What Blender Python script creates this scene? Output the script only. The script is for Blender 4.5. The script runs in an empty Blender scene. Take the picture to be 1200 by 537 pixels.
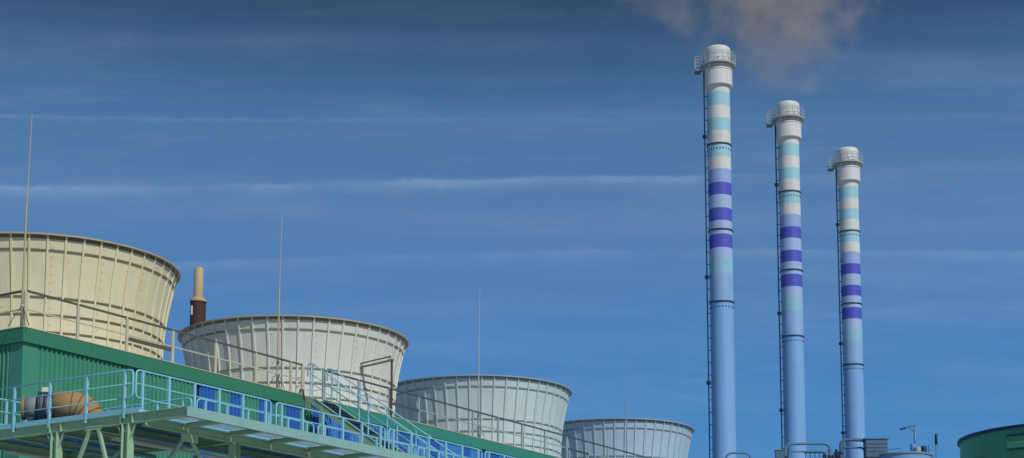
import bpy, math, random
from mathutils import Vector, Matrix
R = math.radians
random.seed(7)
sc = bpy.context.scene
COL = sc.collection

# ------------------------------------------------------------------ camera
YAW = 0.56                                   # heading of the view, measured from +X (the row of towers) towards +Y
cam_d = bpy.data.cameras.new('camera'); cam = bpy.data.objects.new('camera', cam_d); COL.objects.link(cam)
cam.location = (0, 0, 1.7)
cam.rotation_euler = (R(90) + math.atan2(241.675, 1889.357), 0, YAW - R(90))
cam_d.sensor_width = 36; cam_d.lens = 1889.357 / 1200 * 36
cam_d.shift_y = 305.14 / 1200
cam_d.clip_end = 20000
sc.camera = cam

# ------------------------------------------------------------------ sky
SUN_AZ_RIGHT, SUN_EL = R(38), R(42)          # sun behind the camera, turned to its right
fx, fy = math.cos(YAW), math.sin(YAW)
rx, ry = math.sin(YAW), -math.cos(YAW)
sh = (rx * math.sin(SUN_AZ_RIGHT) - fx * math.cos(SUN_AZ_RIGHT), ry * math.sin(SUN_AZ_RIGHT) - fy * math.cos(SUN_AZ_RIGHT))
SUN = Vector((sh[0] * math.cos(SUN_EL), sh[1] * math.cos(SUN_EL), math.sin(SUN_EL)))

world = bpy.data.worlds.new('World'); sc.world = world; world.use_nodes = True
nt = world.node_tree; nt.nodes.clear()

class NG:
    """small helper for writing node maths"""
    def __init__(s, nt): s.nt = nt
    def n(s, t, **k):
        n = s.nt.nodes.new(t)
        for a, b in k.items(): setattr(n, a, b)
        return n
    def put(s, sock, v):
        if isinstance(v, bpy.types.NodeSocket): s.nt.links.new(v, sock)
        else: sock.default_value = v
    def m(s, op, a, b=0.0, c=0.0, clamp=False):
        n = s.n('ShaderNodeMath', operation=op, use_clamp=clamp)
        s.put(n.inputs[0], a); s.put(n.inputs[1], b); s.put(n.inputs[2], c)
        return n.outputs[0]
    def ramp(s, fac, stops, interp='LINEAR'):
        n = s.n('ShaderNodeValToRGB'); n.color_ramp.interpolation = interp
        e = n.color_ramp.elements
        while len(e) < len(stops): e.new(0.5)
        for i, (p, c) in enumerate(stops):
            e[i].position = p; e[i].color = (c, c, c, 1) if isinstance(c, (int, float)) else (*c, 1)
        s.put(n.inputs[0], fac); return n.outputs[0]
    def mix(s, fac, a, b, mode='MIX'):
        n = s.n('ShaderNodeMix', data_type='RGBA', blend_type=mode)
        s.put(n.inputs[0], fac)
        for k, v in ((6, a), (7, b)):
            s.put(n.inputs[k], v if isinstance(v, bpy.types.NodeSocket) else (*v, 1))
        return n.outputs[2]
    def noise(s, vec, scale, detail=3.0, rough=.55, dims='3D'):
        n = s.n('ShaderNodeTexNoise'); n.inputs['Scale'].default_value = scale
        n.inputs['Detail'].default_value = detail; n.inputs['Roughness'].default_value = rough
        s.put(n.inputs['Vector'], vec); return n.outputs['Fac']
    def xyz(s, vec):
        n = s.n('ShaderNodeSeparateXYZ'); s.put(n.inputs[0], vec); return n.outputs
    def comb(s, x, y, z):
        n = s.n('ShaderNodeCombineXYZ')
        for i, v in enumerate((x, y, z)): s.put(n.inputs[i], v)
        return n.outputs[0]
    def mapping(s, vec, scale=(1, 1, 1), rot=(0, 0, 0), loc=(0, 0, 0)):
        n = s.n('ShaderNodeMapping'); s.put(n.inputs[0], vec)
        n.inputs['Scale'].default_value = scale; n.inputs['Rotation'].default_value = rot; n.inputs['Location'].default_value = loc
        return n.outputs[0]

def lin(c):                                  # sRGB 0-255 to linear
    return tuple(((x / 255) / 12.92 if x / 255 <= .04045 else ((x / 255 + .055) / 1.055) ** 2.4) for x in c)

EXPOSURE = -0.25
g = NG(nt)
tc = g.n('ShaderNodeTexCoord')
sky = g.n('ShaderNodeTexSky', sky_type='NISHITA'); sky.sun_disc = False
sky.sun_elevation = SUN_EL; sky.sun_rotation = math.atan2(SUN.x, SUN.y)
sky.air_density = 1.0; sky.dust_density = 0.3; sky.ozone_density = 3.0
X, Y, Z = g.xyz(g.mapping(tc.outputs['Generated'], rot=(0, 0, R(90) - YAW)))
hyp = g.m('MAXIMUM', g.m('SQRT', g.m('ADD', g.m('MULTIPLY', X, X), g.m('MULTIPLY', Y, Y))), .02)
T0 = g.m('DIVIDE', Z, hyp); T = T0                    # tangent of the elevation
A = g.m('DIVIDE', X, hyp)                    # sine of the bearing from the view heading
gain = 10 * 2 ** (-EXPOSURE)
def S(c): return tuple(v * gain for v in lin(c))
# deep blue that darkens towards the zenith, the same all round
blue = g.ramp(g.m('MULTIPLY', T, 1 / .6, clamp=True), [
    (0.0, S((64, 142, 206))), (.15 / .6, S((56, 129, 192))), (.222 / .6, S((67, 125, 186))), (.30 / .6, S((81, 124, 175))),
    (.37 / .6, S((66, 111, 160))), (.41 / .6, S((50, 88, 131))), (.45 / .6, S((36, 65, 96))), (1.0, S((36, 67, 102)))])
# thin cirrus veil in long level bands and four contrails
TL = g.m('MULTIPLY', T, g.m('ADD', 1.0, g.m('MULTIPLY', g.m('MULTIPLY', A, A), .5)))
wv = g.comb(g.m('MULTIPLY', A, 2.2), g.m('MULTIPLY', Y, .6), g.m('MULTIPLY', TL, 16))
veil = g.ramp(g.noise(wv, 1.6, 9, .70), [(.42, 0.0), (.75, 1.0)])
veil2 = g.ramp(g.noise(g.comb(g.m('MULTIPLY', A, 1.3), g.m('MULTIPLY', Y, .7), g.m('MULTIPLY', TL, 40)), 1.3, 4, .6), [(.46, 0.0), (.72, 1.0)])
wob = g.m('SUBTRACT', g.noise(g.comb(g.m('MULTIPLY', A, 5.0), Y, 3.3), 1.4, 3, .5), .5)
fine = g.m('SUBTRACT', g.noise(g.comb(g.m('MULTIPLY', A, 60.0), g.m('MULTIPLY', T, 150.0), Y), 1.0, 5, .7), .5)
def contrail(e0, k, q, w_up, w_dn, amp, seed, wamp, a0=9.0, a1=10.0):
    c = g.m('ADD', g.m('ADD', e0, g.m('MULTIPLY', A, k)), g.m('MULTIPLY', g.m('MULTIPLY', A, A), q))
    c = g.m('ADD', c, g.m('MULTIPLY', wob, wamp)); c = g.m('ADD', c, g.m('MULTIPLY', fine, .0060))
    d = g.m('SUBTRACT', T, c)
    up = g.m('DIVIDE', g.m('MAXIMUM', d, 0.0), w_up); dn = g.m('DIVIDE', g.m('MAXIMUM', g.m('MULTIPLY', d, -1.0), 0.0), w_dn)
    r = g.m('ADD', up, dn)
    gsn = g.m('POWER', 2.718, g.m('MULTIPLY', g.m('MULTIPLY', r, r), -1.0))
    br = g.ramp(g.noise(g.comb(g.m('MULTIPLY', A, 9.0), seed, Y), 1.0, 4, .65), [(.32, .05), (.68, 1.0)])
    fade = g.n('ShaderNodeMapRange'); fade.inputs[1].default_value = a0; fade.inputs[2].default_value = a1
    fade.inputs[3].default_value = 1.0; fade.inputs[4].default_value = .30; g.put(fade.inputs[0], A)     # where the trail thins out
    return g.m('MULTIPLY', g.m('MULTIPLY', g.m('MULTIPLY', gsn, br), amp), fade.outputs[0])
trails = contrail(.3268, .018, -.160, .0016, .0050, .46, 1.7, .011, .10, .22)
for a in ((.3678, .002, -.157, .0010, .0018, .24, 5.1, .002, -.16, .05), (.2785, .020, -.18, .0016, .0055, .30, 9.4, .008),
          (.4185, -.028, -.25, .006, .010, .16, 12.8, .010), (.245, .02, -.10, .006, .010, .08, 15.3, .012)):
    trails = g.m('ADD', trails, contrail(*a))
cir = g.mapping(g.comb(g.m('MULTIPLY', A, 3.0), g.m('MULTIPLY', Y, .5), g.m('MULTIPLY', TL, 3.0)), rot=(0, .16, 0), scale=(1, 1, 7))
cw = g.m('MULTIPLY', g.m('SUBTRACT', g.noise(cir, 1.1, 3), .5), 1.2)
cirv = g.n('ShaderNodeVectorMath', operation='ADD'); g.put(cirv.inputs[0], cir); g.put(cirv.inputs[1], g.comb(0.0, cw, cw))
veil3 = g.ramp(g.noise(cirv.outputs[0], 1.7, 10, .72), [(.50, 0.0), (.78, 1.0)])
trails = g.m('ADD', trails, g.m('MULTIPLY', veil3, .17))
cl = g.m('ADD', trails, g.m('ADD', g.m('MULTIPLY', veil, .13), g.m('MULTIPLY', veil2, .05)), clamp=True)
hi = g.ramp(g.m('MULTIPLY', T, 1 / .6, clamp=True), [(0, S((150, 182, 214))), (.36 / .6, S((140, 166, 196))), (.45 / .6, S((96, 112, 130))), (1, S((84, 100, 120)))])
skycol = g.mix(.90, sky.outputs[0], blue)
skycol = g.mix(cl, skycol, hi)
bg = g.n('ShaderNodeBackground'); g.put(bg.inputs[0], skycol); bg.inputs[1].default_value = 0.1
out = g.n('ShaderNodeOutputWorld'); nt.links.new(bg.outputs[0], out.inputs[0])

# ------------------------------------------------------------------ sun, exposure
sun_d = bpy.data.lights.new('sun', 'SUN'); sun = bpy.data.objects.new('sun', sun_d); COL.objects.link(sun)
sun_d.energy = 3.3; sun_d.angle = R(0.5); sun_d.color = (1.0, .965, .90)
sun.rotation_euler = (-SUN).to_track_quat('-Z', 'Y').to_euler(); sun.location = SUN * 300
vs = sc.view_settings
vs.view_transform = 'Standard'; vs.look = 'None'; vs.gamma = 1; vs.use_curve_mapping = False; vs.exposure = EXPOSURE
sc.cycles.max_bounces = 6; sc.cycles.volume_bounces = 1; sc.cycles.volume_step_rate = .5
sc.cycles.use_denoising = True

# ------------------------------------------------------------------ materials
MATS = {}
def paint(name, col, rough=.55, var=.10, scale=1.2, streak=.12, bump=.0, metal=0.0, dirt=(.30, .27, .22), dirt_amt=.18, spec=.35):
    """painted or weathered surface: mottling, rain streaks, patches of grime, fine relief"""
    if name in MATS: return MATS[name]
    m = bpy.data.materials.new(name); m.use_nodes = True; t = m.node_tree; t.nodes.clear(); h = NG(t)
    p = h.n('ShaderNodeTexCoord').outputs['Object']
    geo = h.n('ShaderNodeNewGeometry').outputs['Position']
    oi = h.n('ShaderNodeObjectInfo').outputs['Random']
    a = h.noise(geo, scale, 5, .6)
    st = h.noise(h.mapping(geo, scale=(5, 5, .22)), 1.0, 4, .6)
    c = h.mix(h.m('MULTIPLY', h.ramp(a, [(.35, 0.0), (.7, 1.0)]), var), col, tuple(x * .72 for x in col))
    c = h.mix(h.m('MULTIPLY', h.ramp(st, [(.5, 0.0), (.75, 1.0)]), streak), c, tuple(x * .55 for x in col))
    s2 = h.noise(h.mapping(geo, scale=(1.5, 1.5, .10), loc=(4, 7, 2)), 1.0, 5, .65)
    c = h.mix(h.m('MULTIPLY', h.ramp(s2, [(.48, 0.0), (.70, 1.0)]), streak * .8), c, tuple(x * .5 + y * .25 for x, y in zip(col, dirt)))
    d = h.noise(h.mapping(geo, scale=(1, 1, .5)), scale * 3.1, 6, .7)
    c = h.mix(h.m('MULTIPLY', h.ramp(d, [(.56, 0.0), (.74, 1.0)]), dirt_amt), c, dirt)
    c = h.mix(h.m('MULTIPLY', oi, .10), c, tuple(x * .8 for x in col))
    b = h.n('ShaderNodeBsdfPrincipled'); h.put(b.inputs['Base Color'], c)
    h.put(b.inputs['Roughness'], h.m('ADD', rough - .08, h.m('MULTIPLY', a, .18), clamp=True))
    b.inputs['Metallic'].default_value = metal; b.inputs['Specular IOR Level'].default_value = spec
    if bump:
        bn = h.n('ShaderNodeBump'); bn.inputs['Strength'].default_value = bump; bn.inputs['Distance'].default_value = .02
        h.put(bn.inputs['Height'], h.noise(geo, scale * 6, 3)); t.links.new(bn.outputs[0], b.inputs['Normal'])
    o = h.n('ShaderNodeOutputMaterial'); t.links.new(b.outputs[0], o.inputs[0])
    MATS[name] = m; return m

def grp(name, col):
    """translucent glass-fibre grating sheet"""
    m = bpy.data.materials.new(name); m.use_nodes = True; t = m.node_tree; t.nodes.clear(); h = NG(t)
    geo = h.n('ShaderNodeNewGeometry').outputs['Position']
    c = h.mix(h.m('MULTIPLY', h.noise(geo, 3.0, 4), .5), col, tuple(x * .7 for x in col))
    d = h.n('ShaderNodeBsdfDiffuse'); h.put(d.inputs[0], c)
    tr = h.n('ShaderNodeBsdfTranslucent'); h.put(tr.inputs[0], c)
    mx = h.n('ShaderNodeMixShader'); mx.inputs[0].default_value = .62
    t.links.new(d.outputs[0], mx.inputs[1]); t.links.new(tr.outputs[0], mx.inputs[2])
    o = h.n('ShaderNodeOutputMaterial'); t.links.new(mx.outputs[0], o.inputs[0]); MATS[name] = m; return m

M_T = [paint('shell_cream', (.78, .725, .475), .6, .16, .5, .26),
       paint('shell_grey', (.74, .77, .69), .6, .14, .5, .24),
       paint('shell_hazed_grey', (.58, .71, .71), .6, .12, .5, .20),
       paint('shell_hazed_blue', (.45, .62, .72), .6, .12, .5, .18)]  # far towers bluer: distance haze put into the shell colour
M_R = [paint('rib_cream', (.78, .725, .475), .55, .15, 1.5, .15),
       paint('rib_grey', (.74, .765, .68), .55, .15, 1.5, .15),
       paint('rib_hazed_grey', (.54, .66, .67), .55, .15, 1.5, .15),
       paint('rib_hazed_blue', (.44, .60, .69), .55, .15, 1.5, .15)]  # far ribs carry the same haze tint in their colour
M_green = paint('green_sheet', (.066, .30, .19), .42, .25, .8, .30, .0, dirt=(.10, .20, .14), dirt_amt=.25)
M_greenf = paint('green_fascia', (.045, .225, .125), .45, .2, .8, .15, .0, dirt=(.10, .18, .12))
M_teal = paint('teal_fascia', (.045, .265, .20), .45, .2, .8, .15, .0, dirt=(.10, .18, .14))
M_blue = paint('blue_sheet', (.035, .145, .50), .4, .2, .8, .2, .0, dirt=(.06, .14, .3))
M_lblue = paint('light_blue_sheet', (.07, .27, .66), .4, .2, .8, .2, .0, dirt=(.06, .17, .3))
M_beige = paint('beige_steel', (.60, .555, .385), .5, .2, 2.0, .2)
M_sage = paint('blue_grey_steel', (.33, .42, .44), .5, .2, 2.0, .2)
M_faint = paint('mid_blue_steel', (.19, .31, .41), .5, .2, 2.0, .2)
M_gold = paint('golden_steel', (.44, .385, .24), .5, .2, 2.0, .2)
M_ring = [paint('ring_brown', (.20, .165, .085), .6, .3, 2.0, .1), paint('ring_olive', (.27, .26, .17), .6, .3, 2.0, .1), paint('ring_slate', (.24, .31, .32), .6, .3, 2.0, .1), paint('ring_slate_blue', (.20, .31, .38), .6, .3, 2.0, .1)]  # ring faces darkened to carry their shadow lines
M_brown = paint('brown_steel', (.115, .105, .075), .55, .2, 2.0, .1)
M_slrail = paint('slate_rail', (.06, .10, .12), .55, .2, 2.0, .1)
M_olive = paint('olive_steel', (.25, .27, .13), .5, .2, 2.0, .1)
M_paleg = paint('pale_green_steel', (.36, .56, .36), .5, .25, 1.5, .25, dirt=(.20, .19, .10), dirt_amt=.3)
M_paleg2 = paint('grey_green_steel', (.28, .50, .46), .5, .25, 1.5, .2, dirt=(.20, .22, .16), dirt_amt=.3)
M_ltblue = paint('light_blue_rail', (.29, .64, .75), .4, .15, 2.0, .1)
M_deck = paint('deck_shade_blue', (.06, .23, .44), .7, .3, 1.0, .0)  # shadow tint of the underside put into the deck colour
M_roof = paint('roof_membrane', (.38, .39, .38), .85, .3, .5, .0)
M_tan = paint('tan_pipe', (.38, .25, .10), .7, .35, 2.5, .2, .1, dirt=(.16, .08, .03), dirt_amt=.4)
M_tan2 = paint('strap_brown', (.20, .13, .06), .7, .3, 2.5, .2)
M_clad = paint('aluminium_cladding', (.26, .29, .29), .65, .3, 2.0, .2, metal=.1)
M_dark = paint('dark_steel', (.03, .06, .11), .5, .2, 2.0, .0)
M_rust = paint('red_brown_stack', (.075, .032, .032), .7, .3, 1.0, .3, dirt=(.05, .02, .02))
M_sand = paint('sand_stack', (.56, .44, .23), .6, .3, 1.0, .35)
M_white = paint('chimney_white', (.72, .735, .70), .55, .18, .25, .34, dirt=(.22, .21, .22), dirt_amt=.22)
M_cyan = paint('chimney_cyan', (.36, .66, .74), .55, .12, .25, .34, dirt=(.22, .21, .22), dirt_amt=.22)
M_indigo = paint('chimney_indigo', (.085, .105, .55), .55, .15, .25, .34, dirt=(.22, .21, .22), dirt_amt=.22)
M_lav = paint('chimney_lavender', (.31, .45, .76), .55, .12, .25, .34, dirt=(.22, .21, .22), dirt_amt=.22)
M_plav = paint('chimney_pale_lavender', (.37, .53, .77), .55, .12, .25, .34, dirt=(.22, .21, .22), dirt_amt=.22)
M_mint = paint('chimney_mint', (.29, .58, .70), .55, .12, .25, .34, dirt=(.22, .21, .22), dirt_amt=.22)
M_lbl = paint('chimney_hazed_light', (.29, .48, .78), .55, .12, .25, .34, dirt=(.22, .21, .22), dirt_amt=.22)
M_lbl2 = paint('chimney_hazed_lower', (.22, .45, .80), .55, .12, .25, .34, dirt=(.22, .21, .22), dirt_amt=.22)  # blue haze low on the shaft, put into its colour
M_pbl = paint('chimney_mid_blue', (.19, .39, .76), .55, .12, .25, .15)
M_navy = paint('navy_ladder', (.02, .045, .10), .5, .2, 1.0, .0)
M_gal = paint('galvanised', (.48, .53, .52), .5, .25, 2.0, .1)
M_pipe = paint('slate_pipe', (.12, .25, .36), .4, .25, 2.0, .15)
M_slate = paint('slate_box', (.085, .155, .235), .55, .25, 2.0, .15)
M_tank = paint('tank_green', (.085, .38, .22), .45, .25, .6, .25, dirt=(.05, .14, .12))
M_tankrim = paint('tank_rim_dark', (.015, .05, .11), .5, .2, .6, .0)
M_ltank = paint('tank_light_blue', (.16, .38, .66), .45, .2, .8, .2)
M_yel = paint('yellow_bar', (.55, .50, .22), .5, .2, 2.0, .1)
M_label = paint('white_plate', (.7, .68, .62), .5, .1, 2.0, .0)
M_rivet = paint('bolt_grey', (.20, .19, .15), .5, .2, 3.0, .0)
M_conc = paint('concrete', (.42, .41, .38), .9, .25, .15, .0)
M_asph = paint('gravel_ground', (.40, .40, .38), .9, .3, .08, .0, dirt=(.2, .2, .18))
M_grp = grp('glass_fibre_grating', (.66, .82, .90))

# ------------------------------------------------------------------ mesh helpers
class MB:
    def __init__(s): s.v, s.f, s.sm = [], [], []
    def add(s, v, f, smooth=False):
        o = len(s.v); s.v += [tuple(x) for x in v]; s.f += [tuple(i + o for i in q) for q in f]; s.sm += [smooth] * len(f)
        return s
    def box(s, a, b):
        (x0, y0, z0), (x1, y1, z1) = a, b
        v = [(x, y, z) for z in (z0, z1) for (x, y) in ((x0, y0), (x1, y0), (x1, y1), (x0, y1))]
        return s.add(v, [(3, 2, 1, 0), (4, 5, 6, 7), (0, 1, 5, 4), (1, 2, 6, 5), (2, 3, 7, 6), (3, 0, 4, 7)])
    def frame(s, p, q, up=(0, 0, 1)):
        p, q = Vector(p), Vector(q); d = (q - p).normalized(); up = Vector(up)
        if abs(d.dot(up)) > .98: up = Vector((1, 0, 0))
        e = d.cross(up).normalized(); return p, q, d, e, e.cross(d)
    def bar(s, p, q, w, h, up=(0, 0, 1), off=(0, 0)):
        p, q, d, e, n = s.frame(p, q, up)
        v = []
        for c in (p, q):
            for i, j in ((-1, -1), (1, -1), (1, 1), (-1, 1)): v.append(c + e * (i * w / 2 + off[0]) + n * (j * h / 2 + off[1]))
        return s.add(v, [(0, 1, 2, 3), (7, 6, 5, 4), (0, 4, 5, 1), (1, 5, 6, 2), (2, 6, 7, 3), (3, 7, 4, 0)])
    def ibeam(s, p, q, w, h, t=.014, up=(0, 0, 1)):
        s.bar(p, q, w, t, up, (0, h / 2 - t / 2)); s.bar(p, q, w, t, up, (0, -h / 2 + t / 2)); s.bar(p, q, t, h - 2 * t, up); return s
    def tube(s, pts, r, n=8, cap=True, closed=False):
        pts = [Vector(p) for p in pts]; k = len(pts); v, f = [], []
        last = None
        for i, p in enumerate(pts):
            a = pts[i - 1] if (i or closed) else p; b = pts[(i + 1) % k] if (i < k - 1 or closed) else p
            d = (b - a).normalized()
            if last is None:
                up = Vector((0, 0, 1)) if abs(d.z) < .9 else Vector((1, 0, 0)); e = d.cross(up).normalized()
            else: e = (last - d * last.dot(d)).normalized()
            last = e; w = d.cross(e)
            rr = r[i] if isinstance(r, (list, tuple)) else r
            for j in range(n): t = 2 * math.pi * j / n; v.append(p + (e * math.cos(t) + w * math.sin(t)) * rr)
        for i in range(k if closed else k - 1):
            for j in range(n):
                i2 = (i + 1) % k; j2 = (j + 1) % n
                f.append((i * n + j, i * n + j2, i2 * n + j2, i2 * n + j))
        s.add(v, f, True)
        if cap and not closed:
            o = len(s.v) - k * n
            s.f.append(tuple(o + j for j in reversed(range(n)))); s.f.append(tuple(o + (k - 1) * n + j for j in range(n))); s.sm += [False, False]
        return s
    def lathe(s, prof, n=48, a0=0.0, a1=2 * math.pi, smooth=True, c=(0, 0)):
        """surface of revolution; corners of the profile sharper than 35 degrees stay crisp"""
        runs = [[prof[0]]]
        for i in range(1, len(prof)):
            runs[-1].append(prof[i])
            if i < len(prof) - 1:
                d0 = Vector((prof[i][0] - prof[i - 1][0], prof[i][1] - prof[i - 1][1])); d1 = Vector((prof[i + 1][0] - prof[i][0], prof[i + 1][1] - prof[i][1]))
                if d0.length > 0 and d1.length > 0 and d0.angle(d1) > R(35): runs.append([prof[i]])
        full = abs(a1 - a0 - 2 * math.pi) < 1e-6; m = n if full else n + 1
        for run in runs:
            v, f = [], []
            for (r, z) in run:
                for j in range(m):
                    t = a0 + (a1 - a0) * j / n; v.append((c[0] + r * math.cos(t), c[1] + r * math.sin(t), z))
            for i in range(len(run) - 1):
                for j in range(n):
                    j2 = (j + 1) % m
                    f.append((i * m + j, i * m + j2, (i + 1) * m + j2, (i + 1) * m + j))
            s.add(v, f, True)
        return s
    def mesh(s, name, mat):
        me = bpy.data.meshes.new(name); me.from_pydata(s.v, [], s.f); me.materials.append(mat)
        me.polygons.foreach_set('use_smooth', s.sm); me.update(); return me
    def build(s, name, mat, parent=None):
        return link(name, s.mesh(name, mat), parent)
def link(name, me, parent=None, loc=(0, 0, 0), rz=0.0):
    o = bpy.data.objects.new(name, me); COL.objects.link(o); o.location = loc; o.rotation_euler[2] = rz
    if parent is not None: o.parent = parent
    return o
def tag(o, label=None, cat=None, group=None, kind=None):
    for k, v in (('label', label), ('category', cat), ('group', group), ('kind', kind)):
        if v: o[k] = v
    return o
def thing(name, label, cat, loc=(0, 0, 0), group=None, rz=0.0):
    o = bpy.data.objects.new(name, None); COL.objects.link(o); o.location = loc; o.rotation_euler[2] = rz; o.empty_display_size = .3
    return tag(o, label, cat, group)
def copy_tree(o, parent=None):
    c = o.copy(); COL.objects.link(c); c.parent = parent
    for ch in o.children: copy_tree(ch, c)
    return c
def arc_path(pts, rad, n=5):
    """polyline with rounded corners"""
    pts = [Vector(p) for p in pts]; o = [pts[0]]
    for i in range(1, len(pts) - 1):
        p, a, b = pts[i], (pts[i - 1] - pts[i]).normalized(), (pts[i + 1] - pts[i]).normalized()
        s0, s1 = p + a * rad, p + b * rad
        for k in range(n + 1):
            t = k / n; o.append(s0 * (1 - t) ** 2 + p * 2 * t * (1 - t) + s1 * t * t)
    return o + [pts[-1]]

# ------------------------------------------------------------------ ground
gr = MB().add([(-3000, -3000, 0), (3000, -3000, 0), (3000, 3000, 0), (-3000, 3000, 0)], [(0, 1, 2, 3)]).build('ground', M_asph); tag(gr, kind='structure')
yd = MB().add([(24, 20, .004), (130, 20, .004), (130, 60, .004), (24, 60, .004)], [(0, 1, 2, 3)]).build('yard_paving', M_conc); tag(yd, kind='structure')

# ------------------------------------------------------------------ the long tower house under the cooling towers
U0, V0, ZE, ZR = 35.66, 41.41, 13.76, 13.80   # near corner, fascia top, roof deck
U1, V1 = 100.0, 55.0
PW = .83
bl = thing('tower_house', 'long green and blue corrugated building carrying the cooling towers', 'building', (U0, V0, 0))
OFF = Vector((-U0, -V0, 0))
def sheet(width, height, ribs, depth):
    """one trapezoidal-profile cladding sheet standing on x, ribs proud towards -y"""
    m = MB(); p = width / ribs; xs = []
    for i in range(ribs):
        b = i * p; xs += [(b, 0), (b + p * .50, 0), (b + p * .60, -depth), (b + p * .88, -depth), (b + p * .98, 0)]
    xs.append((width, 0)); v = []
    for x, y in xs: v += [(x, y, 0), (x, y, height)]
    m.add(v, [(2 * i, 2 * i + 2, 2 * i + 3, 2 * i + 1) for i in range(len(xs) - 1)])
    return m
HS = ZE - .38
me_sheet = {k: sheet(PW - .006, HS, 4, .055).mesh('cladding_sheet', m) for k, m in (('g', M_green), ('b', M_blue), ('l', M_lblue))}
u = U0 + .62; i = 0
while u < U1 - PW:
    if u < 43.9: k = 'g'
    elif u < 50.2: k = 'b' if int(round((u - 44.04) / PW)) % 2 == 0 else 'g'
    else: k = 'bblbllbl'[i % 8]
    link('cladding_sheet', me_sheet[k], bl, (u - U0, 0, 0)); u += PW; i += 1
    if abs(u - 44.04) < .5 and u != 44.04 and k == 'g' and i < 12: u = 44.04
for j in range(15):                                           # end wall, facing -x
    o = link('cladding_sheet', me_sheet['g'], bl, (0, .62 + (j + 1) * PW, 0)); o.rotation_euler[2] = R(-90)
m = MB(); m.box((-.035, -.035, 0), (.615, .05, HS)); m.box((-.035, .052, 0), (.05, .60, HS)); m.build('corner_flashing', M_green, bl)
L = U1 - U0; W = V1 - V0
def fascia(a, b, mat):
    while b - a > 3.6: MB().box((a, -.14 - random.random() * .006, HS - .10), (a + 3.0, -.02, ZE)).build('fascia', mat, bl); a += 3.006
    MB().box((a, -.14, HS - .10), (b, -.02, ZE)).build('fascia', mat, bl)
for a, b, mt in ((-.14, 14.37, M_greenf), (15.72, 26, M_teal), (26.004, L, M_teal)): fascia(a, b, mt)
MB().box((-.14, -.018, HS - .10), (-.02, W, ZE)).build('fascia', M_greenf, bl)
m = MB()                                                      # drip trim that caps the fascia
m.box((-.16, -.16, ZE + .001), (14.37, .02, ZE + .028)); m.box((15.72, -.16, ZE + .001), (L, .02, ZE + .028)); m.box((-.16, .022, ZE + .001), (.02, W, ZE + .028))
m.build('drip_trim', M_beige, bl)
MB().box((.03, .03, ZE - .2), (L - .02, W, ZE - .02)).build('roof_deck', M_roof, bl)
MB().add([(0.06, .06, 0), (L, .06, 0), (L, W, 0), (0.06, W, 0), (0.06, .06, ZE - .21), (L, .06, ZE - .21), (L, W, ZE - .21), (.06, W, ZE - .21)],
         [(0, 1, 5, 4), (1, 2, 6, 5), (2, 3, 7, 6), (3, 0, 4, 7)]).build('backing_wall', M_dark, bl)

# ------------------------------------------------------------------ cooling towers
TZ0 = ZE - .015; TH = 18.016 - TZ0
def tr(z):                                                    # shell radius at height z above the roof
    t = max(0, (z - (TH - 3.3)) / 3.3); return 4.38 + .50 * t ** 1.75
zs = [0, .6, 1.0] + [1.0 + (TH - 1.03) * k / 16 for k in range(1, 17)]
NP, NR = 16, 48
def tower_meshes(i):
    a = 2 * math.pi / NP; g_ = .004 / 4.5
    sm = MB().lathe([(tr(z), z) for z in zs], 6, g_, a - g_)
    sm.lathe([(tr(z) - .06, z) for z in reversed(zs)], 6, g_, a - g_)
    rb = MB(); w = .036; d0, d1 = -.005, .052
    v = []
    for z in zs:
        r = tr(z); v += [(r + d0, -w, z), (r + d1, -w, z), (r + d1, w, z), (r + d0, w, z)]
    f = []
    for k in range(len(zs) - 1):
        o = 4 * k; f += [(o, o + 1, o + 5, o + 4), (o + 1, o + 2, o + 6, o + 5), (o + 2, o + 3, o + 7, o + 6)]
    rb.add(v, f)
    bo = MB(); ang = .022
    for k in range(13):
        z = .5 + k * .30; r = tr(z) + .012; c, s_ = math.cos(ang), math.sin(ang)
        bo.add([(r * c - .02 * c, r * s_ - .02 * s_, z)] + [(r * c + .022 * (-s_) * math.cos(t), r * s_ + .022 * c * math.cos(t), z + .022 * math.sin(t)) for t in [q * math.pi / 3 for q in range(6)]],
               [tuple(range(1, 7))])
    # bolted seam strip that joins two shell panels
    st = MB(); vv = []
    for z in zs:
        r = tr(z) + .008
        for t in (.009, .034): vv.append((r * math.cos(t), r * math.sin(t), z))
    st.add(vv, [(2 * k, 2 * k + 1, 2 * k + 3, 2 * k + 2) for k in range(len(zs) - 1)])
    return sm.mesh('shell_panel', M_T[i]), rb.mesh('rib', M_R[i]), bo.mesh('bolt_row', M_rivet), st.mesh('seam_strip', M_T[i])
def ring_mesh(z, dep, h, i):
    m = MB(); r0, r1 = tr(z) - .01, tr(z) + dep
    m.lathe([(r0, z - h), (r1, z - h), (r1, z + h), (r0, z + h)], 96, smooth=False); return m.mesh('shaded_ring', M_ring[i])
labels = ['cream flared cooling tower, nearest and largest, cut by the left edge',
          'pale grey flared cooling tower in front of the red-brown stack, second largest',
          'blue-grey flared cooling tower, third along the green roof',
          'smallest and farthest pale blue cooling tower, beside the tallest chimney']
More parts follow.
